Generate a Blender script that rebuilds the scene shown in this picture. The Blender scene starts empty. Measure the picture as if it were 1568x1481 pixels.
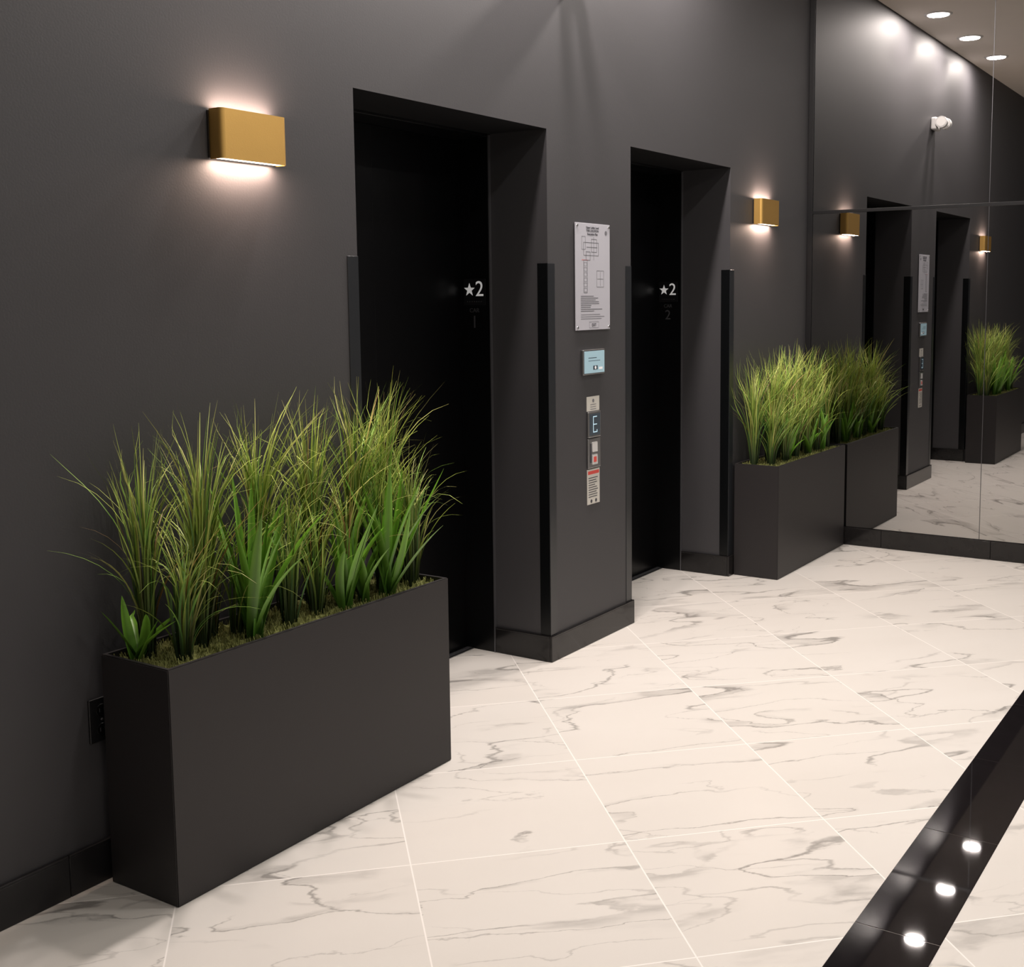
import bpy, bmesh, math, random
from mathutils import Vector, Matrix, noise
random.seed(7)
S2=math.sqrt(2)
H=2.221;D1a,D1b,D2a,D2b=2.953,4.104,4.808,5.910;DJ=.283;DP=.43
L=7.058;HC=3.574;HB=.112;SEAM=2.045;YF=-3.4;XR=4.6
col=bpy.context.scene.collection

# ---------------------------------------------------------------- materials
def mat(name,base,rough=.5,metal=0,spec=.5,emit=None,es=0,bump=None,coat=0,var=0.0,vscale=8):
    m=bpy.data.materials.new(name);m.use_nodes=True;nt=m.node_tree
    b=nt.nodes['Principled BSDF']
    b.inputs['Base Color'].default_value=(*base,1);b.inputs['Roughness'].default_value=rough
    b.inputs['Metallic'].default_value=metal;b.inputs['Specular IOR Level'].default_value=spec
    b.inputs['Coat Weight'].default_value=coat
    if emit: b.inputs['Emission Color'].default_value=(*emit,1);b.inputs['Emission Strength'].default_value=es
    tc=nt.nodes.new('ShaderNodeTexCoord')
    n=nt.nodes.new('ShaderNodeTexNoise');n.inputs['Scale'].default_value=vscale;n.inputs['Detail'].default_value=3
    nt.links.new(tc.outputs['Object'],n.inputs['Vector'])
    if var>0:
        mx=nt.nodes.new('ShaderNodeMixRGB');mx.blend_type='MIX'
        mx.inputs[1].default_value=(*[c*(1-var) for c in base],1);mx.inputs[2].default_value=(*[min(1,c*(1+var)) for c in base],1)
        nt.links.new(n.outputs['Fac'],mx.inputs[0]);nt.links.new(mx.outputs[0],b.inputs['Base Color'])
    if bump:
        n2=nt.nodes.new('ShaderNodeTexNoise');n2.inputs['Scale'].default_value=bump[0];n2.inputs['Detail'].default_value=2
        nt.links.new(tc.outputs['Object'],n2.inputs['Vector'])
        bp=nt.nodes.new('ShaderNodeBump');bp.inputs['Strength'].default_value=bump[1];bp.inputs['Distance'].default_value=.001
        nt.links.new(n2.outputs['Fac'],bp.inputs['Height']);nt.links.new(bp.outputs[0],b.inputs['Normal'])
    return m
M={}
M['wall']=mat('charcoal_wall_paint',(.041,.0395,.043),.58,spec=.6,bump=(160,.2),var=.04,vscale=2)
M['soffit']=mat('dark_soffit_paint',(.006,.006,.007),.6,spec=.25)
M['plain']=mat('grey_wall_paint',(.22,.23,.25),.6,var=.03)
M['ceil']=mat('ceiling_paint',(.88,.82,.75),.8,var=.02)
M['basegloss']=mat('black_glossy_tile',(.012,.011,.011),.12,spec=.4,var=.3,vscale=14)
M['basepaint']=mat('wall_base_tile',(.016,.015,.016),.3,spec=.4,var=.1)
M['door']=mat('black_door_enamel',(.0018,.0018,.0022),.30,spec=.25)
M['frame']=mat('black_frame_enamel',(.003,.003,.0035),.28,spec=.32)
M['edge']=mat('frame_edge_metal',(.14,.14,.15),.35,metal=.6)
M['guard']=mat('smoked_corner_guard',(.004,.0045,.005),.25,spec=.3)
M['guard2']=mat('smoked_corner_guard_face',(.018,.020,.023),.3)
M['trimblk']=mat('black_mirror_trim',(.012,.012,.013),.3)
M['planter']=mat('planter_matte_black',(.0225,.0200,.0207),.5,spec=.4,bump=(400,.15),var=.04)
M['liner']=mat('planter_liner',(.006,.006,.006),.7)
M['brass']=mat('brushed_brass',(.84,.52,.16),.45,metal=1,bump=(260,.15),var=.05)
M['brassd']=mat('dark_backplate',(.03,.025,.02),.4,metal=.5)
M['glow']=mat('sconce_diffuser',(.9,.85,.8),.5,emit=(1,.80,.66),es=6)
M['lamp']=mat('downlight_lens',(.9,.9,.9),.4,emit=(1,.95,.88),es=8)
M['white']=mat('white_plastic',(.62,.61,.60),.4)
M['whitetrim']=mat('white_trim_ring',(.8,.79,.77),.4)
M['steel']=mat('brushed_steel',(.45,.45,.46),.32,metal=1,bump=(300,.2))
M['poster']=mat('acrylic_poster',(.50,.50,.55),.3,var=.02)
M['ink']=mat('print_ink',(.05,.05,.06),.6)
M['inkl']=mat('print_ink_light',(.16,.16,.18),.6)
M['red']=mat('red_print',(.5,.06,.05),.5,emit=(1,.08,.05),es=.12)
M['cream']=mat('cream_label',(.60,.58,.53),.5)
M['screen']=mat('lcd_screen',(.2,.3,.33),.15,emit=(.38,.52,.58),es=.5)
M['disp']=mat('display_glass',(.06,.08,.10),.12)
M['dispseg']=mat('display_segment',(.5,.7,.8),.3,emit=(.50,.72,.85),es=.35)
M['black']=mat('black_plastic',(.006,.006,.007),.35)
M['signw']=mat('sign_white',(.75,.75,.75),.5,emit=(1,1,1),es=.2)
M['signg']=mat('sign_grey',(.05,.05,.055),.5)
M['moss']=mat('moss',(.17,.18,.05),.9,bump=(90,1.0),var=.7,vscale=60)
M['mirror']=mat('tinted_mirror',(.45,.445,.44),.0,metal=1)
M['strip']=mat('polished_black_tile',(.009,.0075,.0085),.028,spec=.4,var=.4,vscale=20)

def grassmat(name,rough):
    m=bpy.data.materials.new(name);m.use_nodes=True;nt=m.node_tree;b=nt.nodes['Principled BSDF']
    a=nt.nodes.new('ShaderNodeAttribute');a.attribute_name='Col'
    nt.links.new(a.outputs['Color'],b.inputs['Base Color']);b.inputs['Roughness'].default_value=rough
    b.inputs['Specular IOR Level'].default_value=.35
    return m
M['grass']=grassmat('grass_blade',.45);M['leaf']=grassmat('strap_leaf',.38)

def marble():
    m=bpy.data.materials.new('marble_tile_floor');m.use_nodes=True;nt=m.node_tree;N=nt.nodes;K=nt.links
    b=N['Principled BSDF']
    def math_(op,a,c=None,d=None):
        n=N.new('ShaderNodeMath');n.operation=op
        for i,v in enumerate((a,c,d)):
            if v is None: continue
            if isinstance(v,(int,float)): n.inputs[i].default_value=v
            else: K.new(v,n.inputs[i])
        return n.outputs[0]
    tc=N.new('ShaderNodeTexCoord');sp=N.new('ShaderNodeSeparateXYZ');K.new(tc.outputs['Object'],sp.inputs[0])
    X,Y=sp.outputs[0],sp.outputs[1]
    u=math_('MULTIPLY',math_('ADD',X,Y),1/S2);v=math_('MULTIPLY',math_('SUBTRACT',Y,X),1/S2)
    U=math_('DIVIDE',math_('SUBTRACT',u,2.752),.609);V=math_('DIVIDE',math_('SUBTRACT',v,2.444),.611)
    iu=math_('FLOOR',U);iv=math_('FLOOR',V)
    fu=math_('SUBTRACT',U,iu);fv=math_('SUBTRACT',V,iv)
    du=math_('MINIMUM',fu,math_('SUBTRACT',1,fu));dv=math_('MINIMUM',fv,math_('SUBTRACT',1,fv))
    d=math_('MINIMUM',du,dv)
    grout=math_('LESS_THAN',d,.0034)
    cid=N.new('ShaderNodeCombineXYZ');K.new(iu,cid.inputs[0]);K.new(iv,cid.inputs[1])
    wn=N.new('ShaderNodeTexWhiteNoise');wn.noise_dimensions='3D';K.new(cid.outputs[0],wn.inputs['Vector'])
    sc=N.new('ShaderNodeVectorMath');sc.operation='SCALE';sc.inputs['Scale'].default_value=41;K.new(wn.outputs['Color'],sc.inputs[0])
    cuv=N.new('ShaderNodeCombineXYZ');K.new(u,cuv.inputs[0]);K.new(v,cuv.inputs[1])
    mp=N.new('ShaderNodeMapping');mp.inputs['Rotation'].default_value=(0,0,math.radians(75));mp.inputs['Scale'].default_value=(.6,1.85,1)
    K.new(cuv.outputs[0],mp.inputs['Vector'])
    ad=N.new('ShaderNodeVectorMath');ad.operation='ADD';K.new(mp.outputs[0],ad.inputs[0]);K.new(sc.outputs[0],ad.inputs[1])
    wp=N.new('ShaderNodeTexNoise');wp.inputs['Scale'].default_value=3.2;wp.inputs['Detail'].default_value=7;wp.inputs['Roughness'].default_value=.57;K.new(ad.outputs[0],wp.inputs['Vector'])
    ws=N.new('ShaderNodeVectorMath');ws.operation='SUBTRACT';K.new(wp.outputs['Color'],ws.inputs[0]);ws.inputs[1].default_value=(.5,.5,.5)
    wz=N.new('ShaderNodeVectorMath');wz.operation='SCALE';wz.inputs['Scale'].default_value=.27;K.new(ws.outputs[0],wz.inputs[0])
    wa=N.new('ShaderNodeVectorMath');wa.operation='ADD';K.new(ad.outputs[0],wa.inputs[0]);K.new(wz.outputs[0],wa.inputs[1])
    co=wa.outputs[0]
    def noi(scale,det,dist,rough=.5,off=0):
        n=N.new('ShaderNodeTexNoise');n.inputs['Scale'].default_value=scale;n.inputs['Detail'].default_value=det
        n.inputs['Distortion'].default_value=dist;n.inputs['Roughness'].default_value=rough
        if off:
            a=N.new('ShaderNodeVectorMath');a.operation='ADD';a.inputs[1].default_value=(off,off*.7,off*1.3);K.new(co,a.inputs[0]);K.new(a.outputs[0],n.inputs['Vector'])
        else: K.new(co,n.inputs['Vector'])
        return n.outputs['Fac']
    def ramp(x,a,bb,lo=0,hi=1):
        n=N.new('ShaderNodeMapRange');n.interpolation_type='SMOOTHSTEP'
        n.inputs['From Min'].default_value=a;n.inputs['From Max'].default_value=bb;n.inputs['To Min'].default_value=lo;n.inputs['To Max'].default_value=hi
        K.new(x,n.inputs['Value']);return n.outputs[0]
    def ridge(x,c=.5): return math_('ABSOLUTE',math_('SUBTRACT',x,c))
    f1=noi(1.35,2,.2,.4);f2=noi(2.2,2,.3,.45,11);f3=noi(1.9,2,.2,.4,61)
    v1=math_('MULTIPLY',ramp(ridge(f1),0,.0070,1,0),ramp(noi(1.9,1,0,.5,5),.36,.52))
    v3=math_('MULTIPLY',ramp(ridge(f3,.52),0,.0064,1,0),ramp(noi(2.1,1,0,.5,77),.42,.56))
    v2=math_('MULTIPLY',ramp(ridge(f2),0,.0080,1,0),ramp(noi(2.4,1,0,.5,23),.45,.58))
    grain=ramp(noi(9,3,0,.6,131),.38,.62,.45,1)
    side=math_('MULTIPLY',ramp(f1,.496,.502),ramp(f1,.505,.57,1,0))
    s1=math_('MULTIPLY',math_('MULTIPLY',side,grain),ramp(noi(2.4,3,0,.6,31),.50,.59))
    side3=math_('MULTIPLY',ramp(f3,.516,.522),ramp(f3,.53,.575,1,0))
    s3=math_('MULTIPLY',math_('MULTIPLY',side3,grain),ramp(noi(2.8,3,0,.6,91),.52,.61))
    tot=math_('ADD',math_('MULTIPLY',v1,.66),math_('ADD',math_('MULTIPLY',s1,.44),math_('MULTIPLY',v2,.30)))
    tot=math_('ADD',tot,math_('ADD',math_('MULTIPLY',v3,.52),math_('MULTIPLY',s3,.38)))
    tot=math_('MINIMUM',tot,.8)
    cloud=noi(1.2,3,0,.5,47)
    c0=N.new('ShaderNodeMixRGB');c0.inputs[1].default_value=(.69,.65,.60,1);c0.inputs[2].default_value=(.77,.735,.69,1);K.new(cloud,c0.inputs[0])
    c1=N.new('ShaderNodeMixRGB');c1.inputs[2].default_value=(.215,.20,.185,1);K.new(c0.outputs[0],c1.inputs[1]);K.new(tot,c1.inputs[0])
    c2=N.new('ShaderNodeMixRGB');c2.inputs[2].default_value=(.93,.885,.84,1);K.new(c1.outputs[0],c2.inputs[1]);K.new(grout,c2.inputs[0])
    K.new(c2.outputs[0],b.inputs['Base Color'])
    b.inputs['Roughness'].default_value=.32;b.inputs['Specular IOR Level'].default_value=.32
    return m
M['marble']=marble()

# ---------------------------------------------------------------- geometry helpers
class MB:
    """collects geometry in one bmesh with several materials"""
    def __init__(s): s.bm=bmesh.new();s.mats=[]
    def mi(s,k):
        if k not in s.mats: s.mats.append(k)
        return s.mats.index(k)
    def box(s,x0,x1,y0,y1,z0,z1,k,bev=0,seg=2):
        bm=s.bm;pre=set(bm.faces)
        vs=[bm.verts.new((x,y,z)) for x in(x0,x1) for y in(y0,y1) for z in(z0,z1)]
        F=[(0,1,3,2),(4,6,7,5),(0,4,5,1),(2,3,7,6),(0,2,6,4),(1,5,7,3)]
        fs=[bm.faces.new([vs[i] for i in f]) for f in F]
        if bev>0:
            es=list({e for f in fs for e in f.edges})
            bmesh.ops.bevel(bm,geom=es,offset=bev,segments=seg,affect='EDGES',profile=.5)
        nf=[f for f in bm.faces if f not in pre];i=s.mi(k)
        for f in nf:f.material_index=i
        return nf
    def prism(s,pts,axis,a,b,k):
        bm=s.bm
        def mk(p,h): return (p[0],p[1],h) if axis=='z' else ((h,p[0],p[1]) if axis=='x' else (p[0],h,p[1]))
        A=[bm.verts.new(mk(p,a)) for p in pts];B=[bm.verts.new(mk(p,b)) for p in pts];n=len(pts);i=s.mi(k)
        fs=[bm.faces.new(A),bm.faces.new(B[::-1])]+[bm.faces.new((A[j],B[j],B[(j+1)%n],A[(j+1)%n])) for j in range(n)]
        for f in fs:f.material_index=i
        return fs
    def cyl(s,c,r,axis,h,k,n=28,r2=None):
        pre=set(s.bm.faces)
        rot={'z':Matrix.Identity(4),'x':Matrix.Rotation(math.pi/2,4,'Y'),'y':Matrix.Rotation(-math.pi/2,4,'X')}[axis]
        bmesh.ops.create_cone(s.bm,cap_ends=True,segments=n,radius1=r,radius2=r if r2 is None else r2,depth=h,matrix=Matrix.Translation(c)@rot)
        nf=[f for f in s.bm.faces if f not in pre];i=s.mi(k)
        for f in nf:f.material_index=i;f.smooth=len(f.verts)==4
        return nf
    def obj(s,name):
        bm=s.bm;bmesh.ops.recalc_face_normals(bm,faces=bm.faces[:])
        me=bpy.data.meshes.new(name);bm.to_mesh(me);bm.free()
        for k in s.mats: me.materials.append(M[k])
        ob=bpy.data.objects.new(name,me);col.objects.link(ob)
        return ob
def empty(name,loc=(0,0,0)):
    e=bpy.data.objects.new(name,None);e.empty_display_size=.1;col.objects.link(e);e.location=loc;return e
def par(ob,e):
    ob.parent=e;ob.matrix_parent_inverse=Matrix.Translation(e.location).inverted()
    return ob
def text(name,body,size,loc,face,k,parent,align='CENTER',depth=.0004):
    cu=bpy.data.curves.new(name,'FONT');cu.body=body;cu.size=size;cu.align_x=align;cu.align_y='CENTER';cu.extrude=depth
    t=bpy.data.objects.new(name+'_c',cu);col.objects.link(t);bpy.context.view_layer.update()
    me=bpy.data.meshes.new_from_object(t.evaluated_get(bpy.context.evaluated_depsgraph_get()))
    bpy.data.objects.remove(t)
    R={'x':Matrix.Rotation(math.pi/2,4,'Z')@Matrix.Rotation(math.pi/2,4,'X'),'-y':Matrix.Rotation(math.pi/2,4,'X')}[face]
    me.transform(Matrix.Translation(loc)@R);me.materials.clear();me.materials.append(M[k])
    o=bpy.data.objects.new(name,me);col.objects.link(o);par(o,parent);return o

# ---------------------------------------------------------------- shell
b=MB();b.box(-.6,XR+.1,YF-.1,L+.1,-.06,0,'marble');b.obj('floor')
b=MB();b.box(-.6,XR+.1,YF-.1,L+.1,HC,HC+.08,'ceil');b.obj('ceiling')
b=MB();b.box(XR,XR+.1,YF,L,0,HC,'plain');b.obj('wall_right')
b=MB();b.box(-.3,XR+.1,YF-.1,YF,0,HC,'wall');b.obj('wall_front')
b=MB();b.box(-.6,XR+.1,L+.012,L+.1,0,HC,'wall');b.obj('wall_back')
b=MB()
ys=[YF,D1a,D1b,D2a,D2b,L+.012];zs=[0,H,HC];x0,x1=-DJ,0
def q(pts,k):
    f=b.bm.faces.new([b.bm.verts.new(p) for p in pts]);f.material_index=b.mi(k)
for xx in(x0,x1):
    for i in range(5):
        for j in range(2):
            if i in(1,3) and j==0: continue
            q([(xx,ys[i],zs[j]),(xx,ys[i+1],zs[j]),(xx,ys[i+1],zs[j+1]),(xx,ys[i],zs[j+1])],'wall')
for yy in(D1a,D1b,D2a,D2b): q([(x0,yy,0),(x1,yy,0),(x1,yy,H),(x0,yy,H)],'wall')
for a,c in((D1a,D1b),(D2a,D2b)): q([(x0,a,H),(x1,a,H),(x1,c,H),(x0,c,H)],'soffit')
q([(x0,YF,HC),(x1,YF,HC),(x1,L,HC),(x0,L,HC)],'wall');q([(x0,YF,0),(x1,YF,0),(x1,YF,HC),(x0,YF,HC)],'wall');q([(x0,L+.012,0),(x1,L+.012,0),(x1,L+.012,HC),(x0,L+.012,HC)],'wall')
bmesh.ops.remove_doubles(b.bm,verts=b.bm.verts[:],dist=1e-5)
b.obj('wall_left')
b=MB();y=2.725-.6125*10;X1,X2=1.777,1.985
while y<L:
    b.box(X1,X2,max(y,YF)+.001,min(y+.6125,L)-.001,-.01,.0012,'strip',bev=.0008,seg=1);y+=.6125
b.obj('floor_border_strip')
def base(b,x0,x1,y0,y1,k='basegloss'):
    b.box(x0,x1,y0,y1,0,HB-.006,k,bev=.0015,seg=1)
    b.box(min(x0,x1),max(x0,x1),y0,y1,HB-.007,HB,k,bev=.002,seg=2)
b=MB()
segs=[(YF,-3.1)]+[(1.778-.61*i,1.778-.61*(i-1)) for i in range(8,0,-1)]+[(1.778,2.388),(2.388,D1a)]
for a,c in segs: base(b,.0,.012,a+.0008,c-.0008,'basepaint')
base(b,0,.012,D1b-.011,D2a+.011,'basegloss')
base(b,0,.012,D2b-.011,6.52,'basegloss');base(b,0,.012,6.5216,L-.013,'basegloss')
for yy in(D1b,D2b): base(b,-DJ,-.0005,yy-.012,yy,'basegloss')
for yy in(D1a,D2a): base(b,-DJ,-.0005,yy,yy+.012,'basegloss')
b.obj('baseboard_left')
b=MB()
for a,c in((.013,.503),(.503,1.144),(1.144,1.754),(1.754,2.364),(2.364,2.974),(2.974,3.584),(3.584,4.194),(4.194,XR)): base(b,a+.0008,c-.0008,L-.012,L,'basegloss')
b.obj('baseboard_back')
b=MB();xs=[.034,1.077,2.12,3.163,4.206,XR]
for a,c in zip(xs,xs[1:]):
    for z0,z1 in((HB,SEAM-.004),(SEAM+.004,HC-.001)):
        b.box(a+.0012,c-.0012,L,L+.006,z0+.001,z1,'mirror',bev=.0008,seg=1)
b.obj('mirror_wall_panels')
b=MB();b.box(0.0005,.034,L-.006,L+.010,HB,HC,'trimblk',bev=.002);b.obj('trim_1')
b=MB();b.box(.034,XR,L-.005,L+.008,SEAM-.010,SEAM+.010,'trimblk',bev=.002);b.obj('seam_reflection_strip')  # panel joint; its bevel's dark reflection is put in as a black strip
b=MB()
for x in xs[1:-1]: b.box(x-.0012,x+.0012,L-.001,L+.006,HB,HC,'edge')
b.obj('trim_3')

# ---------------------------------------------------------------- elevator doors
def elevator(a,c,car,idx):
    e=empty('elevator_door' if idx==0 else 'elevator_door.001',(-DP,(a+c)/2,0))
    b=MB()
    fr=.012
    b.box(-DP-.06,-DJ-.0005,c-fr,c+.03,0,H+.03,'frame',bev=.002)
    b.box(-DP-.06,-DJ-.0005,a-.03,a+fr,0,H+.03,'frame',bev=.002)
    b.box(-DP-.06,-DJ-.0005,a+fr,c-fr,H-.012,H+.03,'frame',bev=.002)
    b.box(-DJ-.002,-DJ+.003,c-fr-.003,c-.001,0,H-.004,'edge')
    par(b.obj('door_frame'),e)
    b=MB();mid=(a+c)/2
    b.box(-DP-.03,-DP,a+fr,mid-.0015,.004,H-.014,'door',bev=.0015)
    b.box(-DP-.034,-DP-.004,mid+.0015,c-fr,.004,H-.014,'door',bev=.0015)
    b.box(-DP-.036,-DP-.031,mid-.01,mid+.01,.004,H-.014,'black')
    par(b.obj('door_panels'),e)
    b=MB();b.box(-DP-.05,-DP+.035,a+fr,c-fr,-.002,.003,'steel')
    for i in range(3): b.box(-DP-.0+.008*i,-DP+.003+.008*i,a+fr,c-fr,.0028,.0045,'edge')
    par(b.obj('door_sill'),e)
    b=MB();b.box(-.42,-.306,c-fr-.003,c-fr,1.512,1.622,'black',bev=.001)
    pts=[]
    for i in range(10):
        r=.029 if i%2==0 else .0118;t=math.pi/2+i*math.pi/5
        pts.append((-.389+r*math.cos(t),1.576+r*math.sin(t)))
    b.prism(pts,'y',c-fr-.0042,c-fr-.0028,'signw')
    par(b.obj('floor_number_sign'),e)
    text('floor_number','2',.092,(-.336,c-fr-.0036,1.577),'-y','signw',e)
    text('car_label','CAR',.026,(-.366,c-fr-.001,1.488),'-y','signg',e)
    text('car_number',car,.075,(-.366,c-fr-.001,1.437),'-y','signg',e)
    b=MB()
    for i in range(7): b.cyl((-.40+i*.012,c-fr-.0035,1.526),.002,'y',.002,'signg',n=8)
    par(b.obj('braille_dots'),e)
elevator(D1a,D1b,'1',0);elevator(D2a,D2b,'2',1)

gi=0
for yy,sgn in((D1a,-1),(D1b,1),(D2a,-1),(D2b,1)):
    b=MB();z0,z1=HB+.002,1.681;t=.0025;w=.05
    ya,yb=sorted((yy-sgn*t,yy+sgn*w))
    b.box(0,t,ya,yb,z0,z1,'guard2',bev=.0008,seg=1)
    ya,yb=sorted((yy,yy-sgn*t))
    b.box(-w,0,ya,yb,z0,z1,'guard',bev=.0006,seg=1)
    b.obj('trim_corner_guard' if gi==0 else 'trim_corner_guard.%03d'%gi);gi+=1

# ---------------------------------------------------------------- wall items
e=empty('evacuation_plan_sign',(0,4.455,1.63))
b=MB();y0,y1,z0,z1=4.310,4.600,1.399,1.857
b.box(.004,.009,y0,y1,z0,z1,'poster',bev=.0012)
for yy in(y0+.012,y1-.012):
    for zz in(z0+.012,z1-.012): b.cyl((.0065,yy,zz),.005,'x',.0125,'steel',n=16)
par(b.obj('acrylic_panel'),e)
b=MB();X=.0094
def line(b,ya,za,yb,zb,w=.0016,k='ink'):
    if abs(ya-yb)>abs(za-zb): b.box(.009,X,min(ya,yb),max(ya,yb),za-w/2,za+w/2,k)
    else: b.box(.009,X,ya-w/2,ya+w/2,min(za,zb),max(za,zb),k)
def rect(b,ya,za,yb,zb,w=.0014,k='ink'):
    line(b,ya,za,yb,za,w,k);line(b,ya,zb,yb,zb,w,k);line(b,ya,za,ya,zb,w,k);line(b,yb,za,yb,zb,w,k)
rect(b,4.375,1.72,4.50,1.775,k='ink');rect(b,4.395,1.70,4.43,1.735,k='ink');rect(b,4.44,1.735,4.485,1.79,k='ink');rect(b,4.36,1.745,4.39,1.80,k='inkl')
line(b,4.40,1.755,4.49,1.755,k='ink');line(b,4.46,1.70,4.46,1.80,k='inkl')
rect(b,4.375,1.56,4.405,1.70,k='ink')
for i in range(6): rect(b,4.378,1.565+.022*i,4.402,1.58+.022*i,.001,'inkl')
rect(b,4.485,1.585,4.545,1.655,.001,'ink');line(b,4.49,1.62,4.54,1.62,.001);line(b,4.515,1.59,4.515,1.65,.001)
line(b,4.36,1.70,4.41,1.70,.002,'red')
random.seed(3)
for i in range(9): line(b,4.35,1.545-.008*i,4.35+random.uniform(.08,.2),1.545-.008*i,.0022,'ink')
for i in range(3): line(b,4.35,1.466-.009*i,4.35+random.uniform(.15,.2),1.466-.009*i,.0022,'inkl')
rect(b,4.42,1.408,4.50,1.434,.001,'inkl')
par(b.obj('plan_print'),e)
text('plan_title','Upper Lobby Level\nTHIS LOCATION\nEvacuation Plan',.014,(X,4.45,1.825),'x','ink',e)
text('plan_footer','EXIT',.018,(X,4.46,1.420),'x','ink',e)
b=MB();b.cyl((.0092,4.565,1.82),.010,'x',.0008,'inkl',n=20);par(b.obj('compass_mark'),e)
e=empty('access_control_screen',(0,4.453,1.26))
b=MB();b.box(0,.014,4.361,4.545,1.204,1.314,'steel',bev=.004,seg=3);b.box(.014,.0155,4.368,4.538,1.211,1.307,'screen',bev=.0005,seg=1);par(b.obj('screen_body'),e)
b=MB();b.box(.0155,.016,4.440,4.478,1.225,1.243,'disp');b.cyl((.0157,4.459,1.234),.007,'x',.002,'signw',n=16)
b.box(.0155,.0158,4.40,4.47,1.276,1.279,'disp');b.box(.0155,.0158,4.40,4.50,1.264,1.266,'disp');b.box(.0155,.016,4.49,4.52,1.225,1.235,'signw')
par(b.obj('screen_icons'),e)
e=empty('elevator_call_panel',(0,4.459,.87))
b=MB();y0,y1=4.406,4.513
b.box(0,.003,y0,y1,1.042,1.107,'cream',bev=.001)
b.box(0,.011,y0,y1,.926,1.040,'steel',bev=.003);b.box(.011,.0125,y0+.010,y1-.010,.936,1.031,'disp')
b.box(0,.009,y0,y1,.790,.922,'steel',bev=.003)
b.box(0,.003,y0,y1,.628,.785,'cream',bev=.001);b.box(.003,.0034,y0+.006,y1-.006,.762,.777,'red')
par(b.obj('panel_plates'),e)
b=MB();xa=.0125;xb=.0132
yc=4.4595
for zz in(.950,.984,1.018): b.box(xa,xb,yc-.015,yc+.015,zz-.0022,zz+.0022,'dispseg')
b.box(xa,xb,yc-.018,yc-.0135,.948,1.020,'dispseg');b.box(xa,xb,yc+.0135,yc+.018,.948,.96,'dispseg')
par(b.obj('display_digit'),e)
b=MB();b.box(.009,.0115,yc-.022,yc+.022,.862,.905,'white',bev=.003);b.box(.009,.0115,yc-.022,yc+.022,.806,.850,'white',bev=.003)
b.box(.0115,.0125,yc-.012,yc+.012,.816,.840,'red',bev=.001)
b.box(.009,.0112,yc-.036,yc-.028,.815,.90,'ink')
par(b.obj('call_button'),e)
b=MB()
for i in range(9): b.box(.003,.0034,y0+.01,y0+.01+random.uniform(.05,.085),.744-.0105*i,.7475-.0105*i,'ink')
b.cyl((.0032,yc-.02,.642),.008,'x',.001,'ink',n=16);b.cyl((.0032,yc+.02,.642),.008,'x',.001,'ink',n=16)
b.cyl((.0032,yc,1.088),.008,'x',.001,'inkl',n=16)
for i in range(3): b.box(.003,.0034,yc-.025,yc+.025,1.070-.01*i,1.0725-.01*i,'inkl')
par(b.obj('label_print'),e)
e=empty('electrical_outlet',(0,1.90,.44))
b=MB();b.box(0,.007,1.862,1.936,.382,.500,'black',bev=.002)
for zz in(.415,.467):
    b.cyl((.0078,1.899,zz),.016,'x',.003,'frame',n=24)
    b.box(.009,.0096,1.891,1.893,zz-.005,zz+.005,'signg');b.box(.009,.0096,1.905,1.907,zz-.005,zz+.005,'signg')
b.cyl((.0075,1.899,.441),.003,'x',.003,'steel',n=12)
par(b.obj('outlet_plate'),e)
e=empty('emergency_light',(0,4.28,2.9))
b=MB();b.box(0,.05,4.21,4.35,2.85,2.95,'white',bev=.014,seg=3);par(b.obj('housing'),e)
b=MB()
for yy in(4.225,4.335):
    b.cyl((.085,yy,2.905),.045,'y',.055,'white',n=28)
    b.cyl((.085,yy+.0285,2.905),.036,'y',.004,'whitetrim',n=28)
    b.cyl((.045,yy,2.905),.014,'x',.05,'white',n=16)
par(b.obj('lamp_heads'),e)

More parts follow.
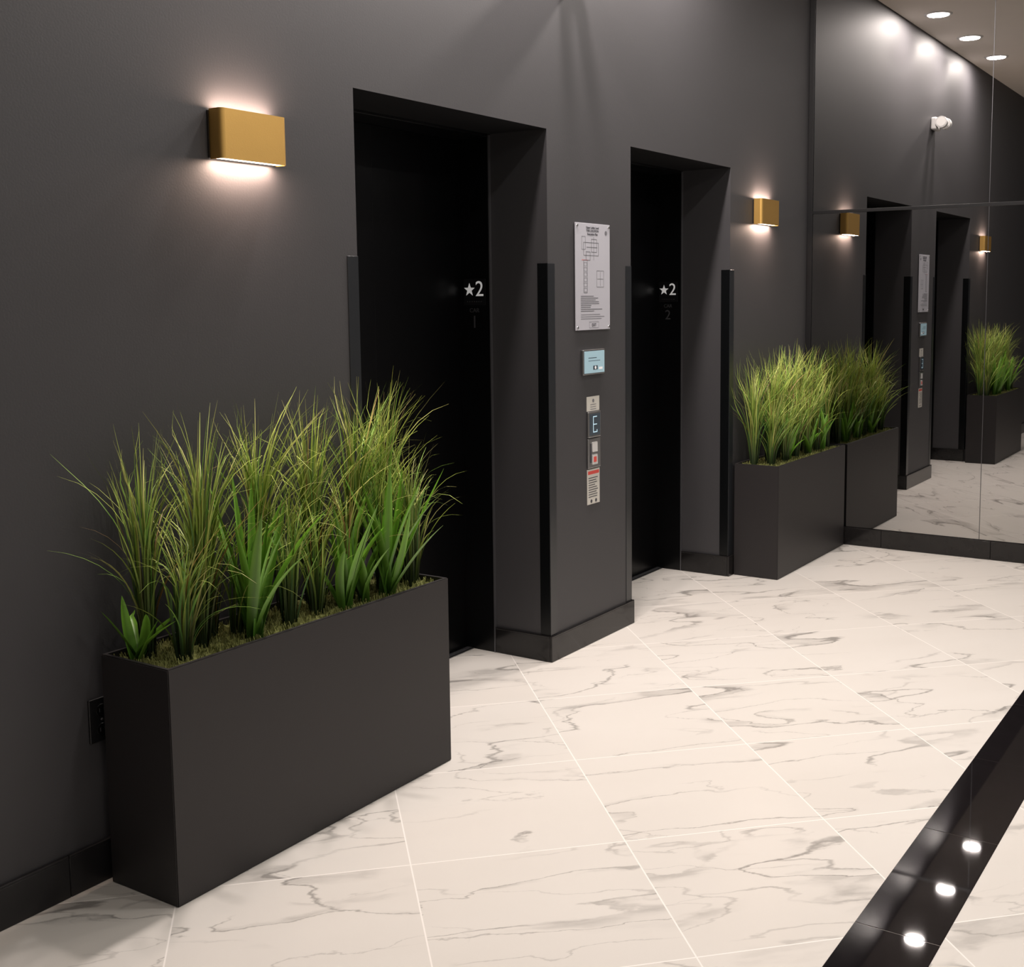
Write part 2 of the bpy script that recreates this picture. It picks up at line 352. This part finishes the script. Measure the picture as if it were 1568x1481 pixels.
# ---------------------------------------------------------------- sconces
def sconce(y0,y1,i):
    z0,z1=1.938,2.078;D=.055;r=.014
    e=empty('wall_sconce' if i==0 else 'wall_sconce.%03d'%i,(0,(y0+y1)/2,2.008))
    def outline(off):
        rr=r-off;p=[(.006,y0+off)]
        for k in range(9):
            t=math.pi/2*k/8;p.append((D-off-rr+rr*math.sin(t),y0+r-rr*math.cos(t)))
        for k in range(9):
            t=math.pi/2*k/8;p.append((D-off-rr+rr*math.cos(t),y1-r+rr*math.sin(t)))
        p.append((.006,y1-off));return p
    b=MB();bm=b.bm;o=outline(0);n_=outline(.0025);N=len(o);mi=b.mi('brass')
    def skin(P,Q,smooth):
        groups=[(0,1),(1,9),(9,10),(10,18),(18,19)]
        for g0,g1 in groups:
            A=[bm.verts.new((P[0][k][0],P[0][k][1],P[1])) for k in range(g0,g1+1)]
            B=[bm.verts.new((Q[0][k][0],Q[0][k][1],Q[1])) for k in range(g0,g1+1)]
            for k in range(len(A)-1):
                f=bm.faces.new((A[k],A[k+1],B[k+1],B[k]));f.material_index=mi;f.smooth=smooth and len(A)>2
    skin((o,z0),(o,z1),True);skin((o,z1),(n_,z1),False);skin((n_,z1),(n_,z0),True);skin((n_,z0),(o,z0),False)
    par(b.obj('brass_shade'),e)
    b=MB();b.prism(outline(.003),'z',z0+.003,z0+.007,'glow');b.prism(outline(.003),'z',z1-.008,z1-.004,'glow');par(b.obj('diffusers'),e)
    b=MB();b.box(0,.006,y0-.004,y1+.004,z0+.004,z1-.004,'brassd',bev=.001);par(b.obj('backplate'),e)
    for nm,z,rx in(('up_light',z1+.001,math.pi),('down_light',z0-.001,0)):
        ld=bpy.data.lights.new(nm,'AREA');ld.shape='RECTANGLE';ld.size=D-.016;ld.size_y=(y1-y0)-.03;ld.energy=3.2 if nm=='down_light' else 2.1
        ld.color=(1,.70,.55)
        lo=bpy.data.objects.new(nm,ld);col.objects.link(lo);lo.location=(.008+(D-.010)/2,(y0+y1)/2,z);lo.rotation_euler=(rx,0,0);par(lo,e)
sconce(2.345,2.597,0);sconce(6.215,6.470,1)

# ---------------------------------------------------------------- downlights
def downlight(x,y,p,i,c=(1,.96,.91)):
    e=empty('recessed_downlight' if i==0 else 'recessed_downlight.%03d'%i,(x,y,HC))
    b=MB();bm=b.bm;n=36;mi=b.mi('whitetrim')
    prof=[(.10,HC),(.098,HC-.006),(.086,HC-.008),(.078,HC-.004)]
    R=[[bm.verts.new((x+r*math.cos(2*math.pi*k/n),y+r*math.sin(2*math.pi*k/n),z)) for k in range(n)] for r,z in prof]
    for A,B in zip(R,R[1:]):
        for k in range(n): f=bm.faces.new((A[k],A[(k+1)%n],B[(k+1)%n],B[k]));f.material_index=mi;f.smooth=True
    par(b.obj('trim_ring'),e)
    b=MB();b.cyl((x,y,HC-.003),.079,'z',.004,'lamp',n=36);par(b.obj('lens'),e)
    ld=bpy.data.lights.new('lamp','AREA');ld.shape='DISK';ld.size=.15;ld.energy=p;ld.color=c
    lo=bpy.data.objects.new('lamp',ld);col.objects.link(lo);lo.location=(x,y,HC-.0095);par(lo,e)
i=0
for y in(3.22,4.155,5.10): downlight(.24,y,42,i,(1,.90,.85));i+=1
for x,k_ in((1.45,.72),(3.3,1.0)):
    for y,p in((.8,10),(2.7,15),(4.5,14),(6.2,15)): downlight(x,y,p*k_,i);i+=1  # unseen downlight rows, added for general light on floor and wall

# ---------------------------------------------------------------- planters
def lerp(a,b,t): return tuple(a[i]+(b[i]-a[i])*t for i in range(3))
def planter(x0,x1,y0,y1,idx,seed,tufts,leaves):
    rnd=random.Random(seed)
    hp=.624;t=.012
    e=empty('grass_planter' if idx==0 else 'grass_planter.001',((x0+x1)/2,(y0+y1)/2,0))
    b=MB();bm=b.bm
    def loop(o,z): return [bm.verts.new(p) for p in((x0+o,y0+o,z),(x1-o,y0+o,z),(x1-o,y1-o,z),(x0+o,y1-o,z))]
    A=loop(0,0);B=loop(0,hp);C=loop(t,hp);D=loop(t,hp-.09)
    mi=b.mi('planter');ml=b.mi('liner')
    f=bm.faces.new(A[::-1]);f.material_index=mi
    for P_,Q_,m_ in((A,B,mi),(B,C,mi),(C,D,ml)):
        for k in range(4): f=bm.faces.new((P_[k],P_[(k+1)%4],Q_[(k+1)%4],Q_[k]));f.material_index=m_
    f=bm.faces.new(D);f.material_index=ml
    es=[ed for ed in bm.edges if (ed.verts[0] in A+B and ed.verts[1] in A+B)]
    bmesh.ops.bevel(bm,geom=es,offset=.0025,segments=2,affect='EDGES')
    par(b.obj('planter_box'),e)
    b=MB();bm=b.bm;nx,ny=26,110;mi=b.mi('moss');G=[]
    for i in range(nx+1):
        row=[]
        for j in range(ny+1):
            x=x0+t+(x1-x0-2*t)*i/nx;y=y0+t+(y1-y0-2*t)*j/ny
            z=hp-.022+.016*noise.noise(Vector((x*30,y*30,seed)))+.014*noise.noise(Vector((x*90,y*90,seed)))+rnd.uniform(-.003,.004)
            row.append(bm.verts.new((x,y,z)))
        G.append(row)
    for i in range(nx):
        for j in range(ny): f=bm.faces.new((G[i][j],G[i+1][j],G[i+1][j+1],G[i][j+1]));f.material_index=mi
    for k in range(1400):
        x=rnd.uniform(x0+.02,x1-.02);y=rnd.uniform(y0+.02,y1-.02);z=hp-.024
        a=rnd.uniform(0,6.28);l=rnd.uniform(.008,.02);w=.0012
        dx,dy=math.cos(a)*l,math.sin(a)*l
        p=[(x,y,z),(x+dx*.5,y+dy*.5,z+.022),(x+dx,y+dy,z+.010)]
        vv=[(bm.verts.new(q_),bm.verts.new((q_[0]-dy/l*w*2,q_[1]+dx/l*w*2,q_[2]))) for q_ in p]
        for m_ in range(2): f=bm.faces.new((vv[m_][0],vv[m_+1][0],vv[m_+1][1],vv[m_][1]));f.material_index=mi
    par(b.obj('moss_bed'),e)
    V,F,Cc=[],[],[]
    def clampx(x,y): return max(x,.008+rnd.random()*.004),min(y,L-.008)
    def blade(px,py,az,ln,w,prof,pal,seg=11,twist=0,fold=False):
        base_i=len(V);dx,dy=math.cos(az),math.sin(az)
        fa=az+math.pi/2+twist
        wx,wy=math.cos(fa),math.sin(fa)
        wob=rnd.uniform(-.012,.012)
        for s_ in range(seg+1):
            q_=s_/seg
            r,z=prof(q_);z+=hp-.03
            x=px+dx*r-dy*wob*math.sin(q_*3.1);y=py+dy*r+dx*wob*math.sin(q_*3.1)
            x,y=clampx(x,y)
            if fold: ww=w*(math.sin(math.pi*min(1,.22+q_*.78))**.8 if q_<.999 else .02)
            else: ww=w*(1-.2*q_) if q_<.6 else w*max(.05,.88*(1-(q_-.6)/.4)**.8)
            c=pal(q_)
            if fold:
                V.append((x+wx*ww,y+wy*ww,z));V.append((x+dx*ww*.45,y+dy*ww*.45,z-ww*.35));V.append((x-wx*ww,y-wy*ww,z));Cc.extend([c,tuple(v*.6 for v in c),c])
            else:
                V.append((x+wx*ww,y+wy*ww,z));V.append((x-wx*ww,y-wy*ww,z));Cc.extend([c,c])
        n3=3 if fold else 2
        for s_ in range(seg):
            for m_ in range(n3-1):
                a=base_i+s_*n3+m_;F.append((a,a+1,a+1+n3,a+n3))
    def palette(warm):
        r=rnd.random();br=rnd.uniform(.65,1.45)
        if r<.55: mid,tip=(.16,.24,.035),(.55,.65,.14)
        elif r<.82: mid,tip=(.08,.19,.03),(.33,.52,.09)
        elif r<.96: mid,tip=(.24,.25,.05),(.72,.72,.26)
        else: mid,tip=(.22,.12,.035),(.45,.30,.12)
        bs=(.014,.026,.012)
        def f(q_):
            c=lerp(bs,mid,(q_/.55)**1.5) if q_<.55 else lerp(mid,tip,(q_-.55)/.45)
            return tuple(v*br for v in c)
        return f
    for (tx,ty,top,n,fl) in tufts:
        hh=top-(hp-.03);n=int(n*.54)
        ldx,ldy=rnd.gauss(0,.02),rnd.gauss(0,.03)
        for k in range(n):
            a0=rnd.uniform(0,6.283);r0=.017*math.sqrt(rnd.random())
            az=a0+rnd.gauss(0,.35);typ=rnd.random()
            if typ<.66:
                ln=hh*rnd.uniform(.82,1.06);kink=rnd.uniform(.75,1.05);sp=fl*rnd.uniform(.1,1.25);lean=rnd.uniform(0,.03);dr=sp*rnd.random()**2*.9;pw=1.5
            elif typ<.88:
                ln=hh*rnd.uniform(.5,.85);kink=rnd.uniform(.3,.7);sp=fl*rnd.uniform(.2,.9);lean=rnd.uniform(0,.05);dr=sp*rnd.uniform(0,.4);pw=1.8
            else:
                ln=hh*rnd.uniform(.65,.98);kink=rnd.uniform(.3,.7);sp=fl*rnd.uniform(.8,1.35);lean=rnd.uniform(.02,.06);dr=sp*rnd.uniform(.2,.8);pw=1.8
            def prof(q_,ln=ln,kink=kink,sp=sp,lean=lean,dr=dr,pw=pw):
                e_=max(0,(q_-kink*.6)/(1-kink*.6))
                return lean*q_+sp*e_**pw, ln*q_-dr*e_**3-.12*sp*e_**2
            lx=math.cos(a0)*r0;ly=math.sin(a0)*r0*1.3
            i0=len(V)
            blade(tx+lx,ty+ly,az,ln,rnd.uniform(.0017,.0037),prof,palette(0),twist=rnd.uniform(-1,1))
            for ii in range(i0,len(V)):
                x,y,z=V[ii];tt=max(0,(z-hp)/max(.01,hh))
                V[ii]=(max(x+ldx*tt**1.5,.008),min(y+ldy*tt**1.5,L-.008),z)
    nb=len(F)
    for (tx,ty,top,n,sp0) in leaves:
        for k in range(n):
            az=2*math.pi*k/n*1.618+rnd.uniform(-.3,.3);ln=(top-hp+.03)*rnd.uniform(.6,1.05)
            br=rnd.uniform(.7,1.25)
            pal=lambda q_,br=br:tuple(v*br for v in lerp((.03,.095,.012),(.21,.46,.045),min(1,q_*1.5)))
            sp=sp0*rnd.uniform(.2,1.0);cv=rnd.uniform(1.1,1.6);dr=rnd.uniform(0,.05)
            prof=lambda q_,ln=ln,sp=sp,cv=cv,dr=dr:(sp*q_**cv,ln*q_-dr*q_**3)
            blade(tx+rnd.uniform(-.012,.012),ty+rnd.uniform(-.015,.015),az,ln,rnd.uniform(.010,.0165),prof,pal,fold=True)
    me=bpy.data.meshes.new('grass');me.from_pydata(V,[],F)
    ca=me.color_attributes.new('Col','FLOAT_COLOR','POINT')
    ca.data.foreach_set('color',[v for c in Cc for v in (*c,1)])
    me.materials.append(M['grass']);me.materials.append(M['leaf'])
    for i_,p in enumerate(me.polygons): p.material_index=0 if i_<nb else 1;p.use_smooth=True
    o=bpy.data.objects.new('grass_blades',me);col.objects.link(o);par(o,e)
T1=[(.10,1.985,1.20,190,.15),(.20,2.02,.96,130,.14),(.15,2.12,1.25,230,.16),(.09,2.20,1.02,90,.12),(.16,2.24,.96,70,.12),
    (.11,2.37,1.27,240,.18),(.20,2.40,1.00,110,.13),(.10,2.48,1.06,80,.12),(.11,2.59,1.26,220,.18),(.19,2.52,.98,90,.12),(.19,2.66,1.02,90,.13),(.11,2.77,1.29,240,.16),
    (.17,2.84,1.10,100,.13),(.12,2.92,1.29,230,.16),(.19,2.97,1.10,150,.13),(.14,2.99,.98,120,.13)]
Lf1=[(.225,2.245,1.06,17,.22),(.225,2.61,.98,12,.17),(.225,2.80,1.05,17,.21),(.11,1.94,.80,7,.15),(.22,2.70,.86,6,.14)]
planter(.031,.294,1.888,3.028,0,11,T1,Lf1)
T2=[(.10,6.03,1.18,200,.15),(.18,6.08,1.03,150,.14),(.12,6.19,1.24,220,.15),(.19,6.26,1.03,130,.13),(.10,6.36,1.23,220,.15),(.18,6.44,1.08,130,.13),
    (.11,6.54,1.26,220,.15),(.19,6.60,1.03,130,.13),(.10,6.71,1.24,220,.15),(.18,6.78,1.08,130,.13),(.11,6.89,1.24,210,.14),(.18,6.96,1.13,140,.12)]
Lf2=[(.19,6.30,.88,9,.14),(.19,6.62,.88,9,.14),(.19,6.85,.88,8,.13)]
planter(.014,.272,5.958,7.040,1,23,T2,Lf2)

# ---------------------------------------------------------------- world
w=bpy.data.worlds.new('world');bpy.context.scene.world=w;w.use_nodes=True
w.node_tree.nodes['Background'].inputs[0].default_value=(.5,.5,.55,1);w.node_tree.nodes['Background'].inputs[1].default_value=.05

# ---------------------------------------------------------------- camera
yaw,pit,rol=map(math.radians,(32.651,6.228,-.498))
fw=Vector((-math.sin(yaw)*math.cos(pit),math.cos(yaw)*math.cos(pit),-math.sin(pit)))
rt=Vector((math.cos(yaw),math.sin(yaw),0));up=rt.cross(fw)
rt,up=rt*math.cos(rol)+up*math.sin(rol),-rt*math.sin(rol)+up*math.cos(rol)
cd=bpy.data.cameras.new('camera');cam=bpy.data.objects.new('camera',cd);col.objects.link(cam)
mw=Matrix((rt,up,-fw)).transposed().to_4x4();mw.translation=Vector((2.653,0,1.54));cam.matrix_world=mw
cd.sensor_fit='HORIZONTAL';cd.sensor_width=36;cd.lens=1808.784/1568*36
cd.shift_x=-(847.922-784)/1568;cd.shift_y=(653.255-740.5)/1568
cd.clip_start=.05
bpy.context.scene.camera=cam
sc=bpy.context.scene
sc.view_settings.view_transform='Standard';sc.view_settings.look='None';sc.view_settings.exposure=0;sc.view_settings.gamma=1
